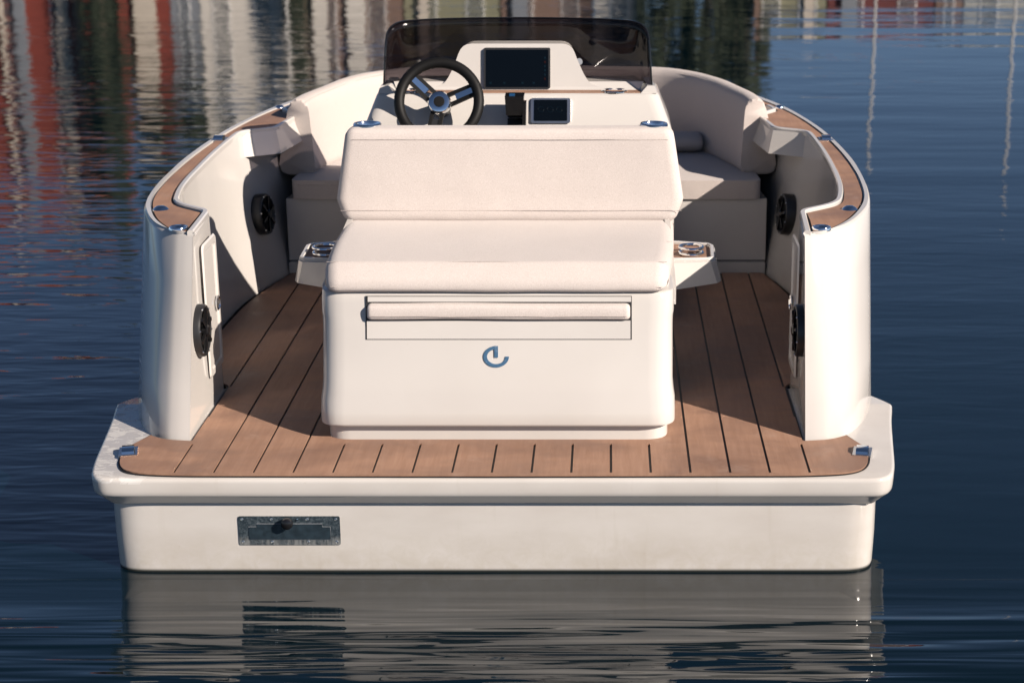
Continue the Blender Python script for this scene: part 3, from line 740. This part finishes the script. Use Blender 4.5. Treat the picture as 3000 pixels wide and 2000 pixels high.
# throttle
th = thing('throttle_lever', 'black throttle control beside the steering wheel, blue tab on top', 'throttle', dash(-.004, .98, 0))
bm = BM(); slab(bm, dash, -.032, .030, .955, 1.050, -.003, .028, .006); bev(bm, .004, 2, 50); obj('throttle_base', bm, M['black'], th)
bm = BM(); frustum(bm, [(-.034, 1.575, 1.045), (.024, 1.575, 1.045), (.024, 1.655, 1.045), (-.034, 1.655, 1.045)], [(-.037, 1.560, 1.113), (.030, 1.560, 1.113), (.030, 1.630, 1.117), (-.037, 1.630, 1.117)]); bev(bm, .007, 3); obj('grip_head', bm, M['gloss'], th)
bm = BM(); frustum(bm, [(.022, 1.57, 1.0), (.035, 1.57, 1.0), (.035, 1.63, 1.0), (.022, 1.63, 1.0)], [(.024, 1.57, 1.09), (.036, 1.57, 1.09), (.036, 1.63, 1.09), (.024, 1.63, 1.09)]); bev(bm, .004, 2); obj('lever_arm', bm, M['gloss'], th)
bm = BM(); box(bm, -.022, -.003, 1.575, 1.60, 1.112, 1.1185); bev(bm, .002, 2); obj('tab', bm, M['blue'], th)
for z, mt in ((1.061, 'grey'), (1.044, 'satin')):
    bm = BM(); slab(bm, dash, -.020, -.003, z - .0055, z + .0055, .0745 if z > 1.05 else .027, .0765 if z > 1.05 else .0305, .001); obj('key', bm, M[mt], th, smooth=False)
bm = BM(); slab(bm, dash, -.033, .022, 1.026, 1.0295, .0275, .031, .001); obj('trim', bm, M['satin'], th)

# steering wheel
swc = Vector((-.2655, 1.560, 1.096)); n_ = Vector((0, -math.cos(R(24)), math.sin(R(24)))); f = frame(swc, n_)
whl = thing('steering_wheel', 'black three spoke steering wheel with bright hub on the dashboard', 'steering wheel', swc)
bm = BM(); tube(bm, torus_pts(f, .1385, 64), .0185, 14, True); obj('rim', bm, M['rubber'], whl)
for a in (20, 138, 259):
    d = Vector((math.cos(R(a)), math.sin(R(a)), 0)); e = Vector((-d.y, d.x, 0))
    def q(u, v, h): return f @ (d * u + e * v + Vector((0, 0, h)))
    for v0, v1 in ((.011, .024), (-.024, -.011)):     # two rails of the spoke, open near the hub
        bm = BM(); frustum(bm, [q(.028, v0, -.036), q(.137, v0 * .9, -.012), q(.137, v1 * .9, -.012), q(.028, v1, -.036)], [q(.028, v0, -.020), q(.137, v0 * .9, .004), q(.137, v1 * .9, .004), q(.028, v1, -.020)]); bev(bm, .003, 2); obj('spoke', bm, M['rubber'], whl)
    bm = BM(); frustum(bm, [q(.060, -.0108, -.026), q(.136, -.0100, -.010), q(.136, .0100, -.010), q(.060, .0108, -.026)], [q(.060, -.0108, -.0155), q(.136, -.0100, .0025), q(.136, .0100, .0025), q(.060, .0108, -.0155)]); bev(bm, .002, 2)
    obj('spoke_plate', bm, M['chrome'] if a != 259 else M['black'], whl)
bm = BM(); lathe(bm, [(.037, -.034), (.041, -.026), (.041, -.012), (.036, -.003), (.022, .002), (.019, .0015)], f, 48); obj('hub', bm, M['chrome'], whl)
bm = BM(); lathe(bm, [(.0192, .0), (.0185, .004), (0, .005)], f, 32); obj('hub_cap', bm, M['rubber'], whl)
bm = BM(); lathe(bm, [(.032, -.10), (.032, -.035), (.030, -.033), (0, -.033)], f, 24); obj('column', bm, M['black'], whl)

# ------------------------------------------------------------------ bow seating

bm = BM(); half = [(.949, 2.272), (.92, 2.7), (.84, 2.98), (.68, 3.19), (.48, 3.36), (.24, 3.46)]
out = [(x, y) for x, y in half] + [(-x, y) for x, y in half[::-1]]
prism(bm, out, .352, .600); bev(bm, .008, 2, 60); bs = obj('bow_seat_base', bm, M['gel'], boat)
bm = BM(); prism(bm, [(-.947, 2.250), (.947, 2.250), (.94, 2.30), (-.94, 2.30)], ZD + .001, .3465); bev(bm, .003, 2); obj('toe_kick', bm, M['gel'], bs)
bm = BM(); prism(bm, [(-.944, 2.275), (.944, 2.275), (.93, 2.32), (-.93, 2.32)], .346, .353); obj('kick_gap', bm, M['caulk'], bs, smooth=False)
for s, lab in ((1, 'cream bow seat cushion in shade at the right side of the boat'), (-1, 'cream bow seat cushion at the left side, half lit by sun')):
    t = thing('bow_seat_cushion', lab, 'cushion', (s * .75, 2.6, .60), 'seat cushions of the bow seating')
    pts = [(.20, 2.255), (.925, 2.255), (.905, 2.55), (.86, 2.80), (.76, 3.0), (.60, 3.15), (.40, 3.24), (.20, 3.28)]
    pts = rc(pts, [.03, .03, .1, .1, .1, .1, .05, .03], True, 3)
    bm = BM(); frustum(bm, [(s * x, y + .006, .601) for x, y in pts], [(s * x, y, .677) for x, y in pts]); bev(bm, .022, 5, 50)
    bmesh.ops.triangulate(bm, faces=[q_ for q_ in bm.faces if len(q_.verts) > 4]); soften(bm, .004, 4, s); obj('cushion', bm, M['fab2'], t, angle=60)
    seam(t, [(s * (.23 + i * .0675), 2.256, .658) for i in range(11)], .0008)
t = thing('bow_backrest_cushion', 'long cream backrest cushion curving round the whole bow seat', 'cushion', (0, 3.1, .70))
bpth = cr([(.925, 2.42), (.905, 2.55), (.865, 2.69), (.80, 2.88), (.70, 3.06), (.56, 3.18), (.38, 3.24), (.18, 3.26), (0, 3.265)], 4)
full = mirror_path([(x, y, 0) for x, y in bpth])
n = len(full); bm = BM()
bprof = [(-.055, .667), (-.074, .685), (-.073, .72), (-.066, .85), (-.060, .93), (-.048, .962), (-.02, .974), (.006, .970), (.022, .95), (.045, .85), (.07, .72), (.075, .69), (.06, .667)]
bprof = rc(bprof, .02, True, 2)
rows = []
for i, p_ in enumerate(full):
    a = Vector(full[max(i - 1, 0)]); b = Vector(full[min(i + 1, n - 1)]); tt = (b - a).normalized(); sd = Vector((tt.y, -tt.x, 0))
    e_ = min(i, n - 1 - i); rise = .022 * min(1, max(0, (p_[1] - 2.42)) / .6)
    rows.append([Vector(p_) + sd * u + Vector((0, 0, z + rise * (z - .7) / .3)) for u, z in bprof])
V = strip(bm, rows, closed=False)
for i in range(len(V) - 1): bm.faces.new((V[i][-1], V[i][0], V[i + 1][0], V[i + 1][-1]))
for r_ in (V[0], V[-1]): bm.faces.new(r_)
capf = [q_ for q_ in bm.faces if len(q_.verts) > 6]
ee = [e for q_ in capf for e in q_.edges]
bmesh.ops.bevel(bm, geom=ee, offset=.014, segments=4, profile=.5, affect='EDGES', clamp_overlap=True)
bmesh.ops.triangulate(bm, faces=[q_ for q_ in bm.faces if len(q_.verts) > 4])
soften(bm, .004, 3.5, 11); obj('cushion', bm, M['fab2'], t, angle=60)
for j in (4,):
    idx = 3
    seam(t, [r_[min(range(len(bprof)), key=lambda q_: (bprof[q_][0] + .048) ** 2 + (bprof[q_][1] - .962) ** 2)] + Vector((0, 0, .0)) for r_ in rows], .0010)
t, bm = cushion('bolster_cushion', [(2.84, .680), (2.80, .71), (2.81, .745), (2.86, .762), (2.93, .755), (2.97, .72), (2.94, .680)], .40, .725, .03, M['fab2'], 'small cream bolster lying on the right bow seat cushion', 'cushion', seed=3, amp=.004)
obj('cushion', bm, M['fab2'], t, angle=60)

# ------------------------------------------------------------------ far bank, seen only as reflections in the water
m = NT('bank_stone'); m.set(Base_Color=m.mix(m.ramp(m.noise(m.coord(), 1.5, 5), [(.3, 0.), (.7, 1.)]), (.07, .065, .06), (.14, .13, .115)), Roughness=.9); M['stone'] = m.m
DB = 96.0
bm = BM(); box(bm, -420, 420, DB, 700, -1.5, 1.1); tag(obj('far_bank', bm, M['stone'], smooth=False), kind='structure')
WALLC = {'red': (.17, .028, .016), 'dkred': (.11, .022, .02), 'white': (.52, .48, .43), 'pale': (.30, .30, .28), 'cream': (.46, .40, .33), 'brown': (.16, .10, .075), 'grey': (.17, .18, .20), 'olive': (.20, .19, .12)}
for k, c_ in WALLC.items(): M['w_' + k] = simple('wall_' + k, c_, .8, var=.18, vscale=1.2)
M['roof'] = simple('dark_roof', (.06, .05, .05), .8, var=.2, vscale=2)
M['tile'] = simple('red_tiles', (.22, .07, .045), .8, var=.2, vscale=2)
M['pane'] = simple('window_glass', (.02, .025, .03), .1)
M['wframe'] = simple('white_frame', (.75, .73, .70), .5)
def X(u, y=DB): return .321 + (u - 1396) / 4000 * (y + 4.476)
def house(u0, u1, wall, h, roof, rh, label, y=DB + 3, cols=2, floors=4, stripes=()):
    x0, x1 = X(u0, y), X(u1, y); W = x1 - x0; D_ = 9; h *= 1.22 if u0 < 1300 else .92
    t = thing('town_house', label, 'house', ((x0 + x1) / 2, y + D_ / 2, 1.1), 'houses along the far quay')
    bm = BM(); box(bm, x0, x1, y, y + D_, 1.1, 1.1 + h); obj('wall', bm, M['w_' + wall], t, smooth=False)
    bm = BM(); z = 1.1 + h
    if rh > 0:
        frustum(bm, [(x0 - .1, y - .3, z), (x1 + .1, y - .3, z), (x1 + .1, y + D_ + .3, z), (x0 - .1, y + D_ + .3, z)], [(x0 - .1, y + D_ / 2 - .1, z + rh), (x1 + .1, y + D_ / 2 - .1, z + rh), (x1 + .1, y + D_ / 2 + .1, z + rh), (x0 - .1, y + D_ / 2 + .1, z + rh)])
        obj('roof', bm, M[roof], t, smooth=False)
    else: bm.free()
    for i in range(cols):
        for j in range(floors):
            cx_ = x0 + W * (i + .5) / cols; zz = 1.1 + h * (j + .28) / floors; ww_, hh = min(.55, W * .2), h / floors * .27
            bm = BM(); box(bm, cx_ - ww_, cx_ + ww_, y - .08, y - .005, zz, zz + hh * 2); fr_ = obj('window', bm, M['wframe'], t, smooth=False)
            bm = BM(); box(bm, cx_ - ww_ + .1, cx_ + ww_ - .1, y - .1, y - .082, zz + .1, zz + hh * 2 - .1); obj('pane', bm, M['pane'], fr_, smooth=False)
    for ua, ub, cw in stripes:
        bm = BM(); box(bm, X(ua, y), X(ub, y), y - .25, y - .12, 1.1, 1.1 + h + .5); obj('gable_trim', bm, M['w_' + cw], t, smooth=False)
house(-620, -330, 'white', 10, 'roof', 2.5, 'white house at the far left end of the quay')
house(-325, -125, 'brown', 11, 'tile', 2.5, 'brown house left of the red warehouse on the far quay')
house(-120, 205, 'red', 14.5, 'tile', 3, 'red wooden warehouse with pale posts at the left of the far quay', cols=3, stripes=((18, 26, 'cream'), (50, 76, 'grey'), (146, 168, 'cream'), (184, 200, 'brown')))
house(286, 402, 'red', 9.8, 'tile', 1.5, 'narrow red house with one white bay on the far quay', cols=1, stripes=((322, 372, 'cream'),))
house(404, 470, 'grey', 9.5, 'roof', 1, 'slim grey house between the red and white ones on the far quay', cols=1)
house(472, 662, 'white', 13.2, 'roof', .6, 'tall white house facing the sun on the far quay', cols=2)
house(704, 930, 'brown', 11.0, 'tile', 1, 'brown house with two white pilasters on the far quay', cols=2, stripes=((728, 760, 'white'), (806, 846, 'white')))
house(935, 1150, 'olive', 9.6, 'roof', 1, 'olive plastered house behind the boat windscreen on the far quay', cols=2, stripes=((968, 990, 'cream'),))
house(1155, 1362, 'brown', 9.8, 'tile', 1, 'brown house with a grey gable on the far quay', cols=2, stripes=((1180, 1215, 'grey'),))
house(1366, 1480, 'white', 13, 'roof', .6, 'white narrow house beside the dark trees on the far quay', cols=1)
house(1725, 1890, 'olive', 9.0, 'roof', 1, 'low olive house right of the trees on the far quay', cols=2, stripes=((1728, 1740, 'brown'), (1840, 1862, 'cream')))
house(1895, 2135, 'dkred', 8.6, 'tile', 1, 'dark red house near the right end of the far quay', cols=2, stripes=((1925, 1960, 'grey'),))
house(2140, 2200, 'brown', 9.0, 'roof', .5, 'slim brown house squeezed beside the broad pale one', cols=1)
house(2204, 2430, 'pale', 9.0, 'roof', .5, 'broad pale house at the right end of the far quay', cols=2)
house(2435, 2800, 'cream', 8, 'tile', 2, 'cream house beyond the right end of the quay')
M['leaf'] = simple('leaves', (.016, .023, .009), .8, var=.5, vscale=.6)
M['bark'] = simple('bark', (.06, .045, .03), .9)
def tree(u, y, h, wdt, label, n=1500):
    h *= 1.2; x = X(u, y); t = thing('tree', label, 'tree', (x, y, 1.1), 'trees on the far quay')
    bm = BM(); tube(bm, [(x, y, 1.0), (x + .1, y, 1 + h * .3), (x - .1, y + .1, 1 + h * .7)], [.35, .25, .08], 8)
    for k in range(6):
        a = k * 1.05; tube(bm, [(x, y, 1 + h * (.25 + .06 * k)), (x + math.cos(a) * wdt * .35, y + math.sin(a) * wdt * .35, 1 + h * (.45 + .06 * k))], [.14, .04], 5)
    obj('trunk', bm, M['bark'], t)
    bm = BM(); rnd = random.Random(int(u))
    cl = [(rnd.gauss(0, .36), rnd.gauss(0, .36), rnd.uniform(.28, .95)) for _ in range(26)]
    for k in range(n):
        cx_, cy_, cz_ = rnd.choice(cl); sh = 1.15 - .75 * abs(cz_ - .5)
        p_ = Vector((x + (cx_ * sh + rnd.gauss(0, .11)) * wdt * .75, y + (cy_ * sh + rnd.gauss(0, .11)) * wdt * .75, 1.1 + (cz_ + rnd.gauss(0, .05)) * h))
        a = Vector((rnd.gauss(0, 1), rnd.gauss(0, 1), rnd.gauss(0, 1))).normalized() * rnd.uniform(.25, .5); b = a.orthogonal().normalized() * rnd.uniform(.2, .45)
        bm.faces.new([bm.verts.new(q_) for q_ in (p_ - a, p_ - b, p_ + a, p_ + b)])
    obj('crown', bm, M['leaf'], t, smooth=False, normals=False)
tree(245, DB + 2, 17.5, 1.7, 'tall dark tree between the two red houses on the far quay')
for i, (u_, h_, w_, lb) in enumerate(((20, 19, 6, 'tall dark tree behind the left end of the red warehouse'), (200, 21, 6, 'tallest dark tree behind the red warehouse'), (330, 20, 5, 'tall dark tree behind the narrow red house'), (470, 20, 5, 'tall dark tree behind the left edge of the white house'), (640, 19, 5, 'tall dark tree behind the right edge of the white house'), (760, 17, 5, 'dark tree behind the left white pilaster'), (960, 15, 5, 'dark tree behind the olive house'))):
    tree(u_, DB + 26, h_, w_, lb, 1800)
tree(395, DB + 14, 15.5, 3.4, 'dark tree rising behind the slim grey house')
tree(560, DB + 16, 16, 4.5, 'broad tree behind the tall white house')
tree(140, DB + 18, 18, 4.0, 'dark tree behind the red wooden warehouse')
tree(685, DB + 2, 11, .9, 'slender dark tree right of the tall white house')
tree(850, DB + 15, 14, 4.0, 'tree behind the brown house with pilasters')
tree(1250, DB + 15, 13, 4.0, 'tree behind the brown house with a grey gable')
tree(1540, DB + 2, 12.5, 3.0, 'leftmost of the dark trees right of the narrow white house', 2200)
tree(1620, DB + 3, 13.5, 3.2, 'middle of the dark trees right of the narrow white house', 2200)
tree(1700, DB + 4, 12.0, 2.6, 'rightmost of the dark trees beside the low olive house', 2200)
for i, dx in enumerate((-900, -1150, -1420, -1700)):
    tree(dx, DB + 4 + i * 3, 13 + i % 2 * 3, 6, ('bushy tree left of the white house at the quay end', 'second tree left of the white house at the quay end', 'third tree left of the white house at the quay end', 'outermost tree at the left end of the bank')[i])
M['mast'] = simple('white_pole', (.5, .48, .45), .35)
def pole(u, y, h, label):
    x = X(u, y); t = thing('flagpole', label, 'flagpole', (x, y, 0), 'white poles along the far quay')
    bm = BM(); tube(bm, [(x, y, -.3), (x, y, h * .5), (x, y, h)], [.075, .065, .05], 10); obj('pole', bm, M['mast'], t)
    bm = BM(); lathe(bm, [(0, -.15), (.15, 0), (0, .15)], T(x, y, h + .1), 12); obj('finial', bm, M['mast'], t)
pole(668, DB - 12, 12.5, 'white pole right of the tall white house')
pole(2003, DB - 12, 15, 'tall white pole before the dark red house')
pole(2320, DB - 12, 16, 'tall white pole before the broad pale house')
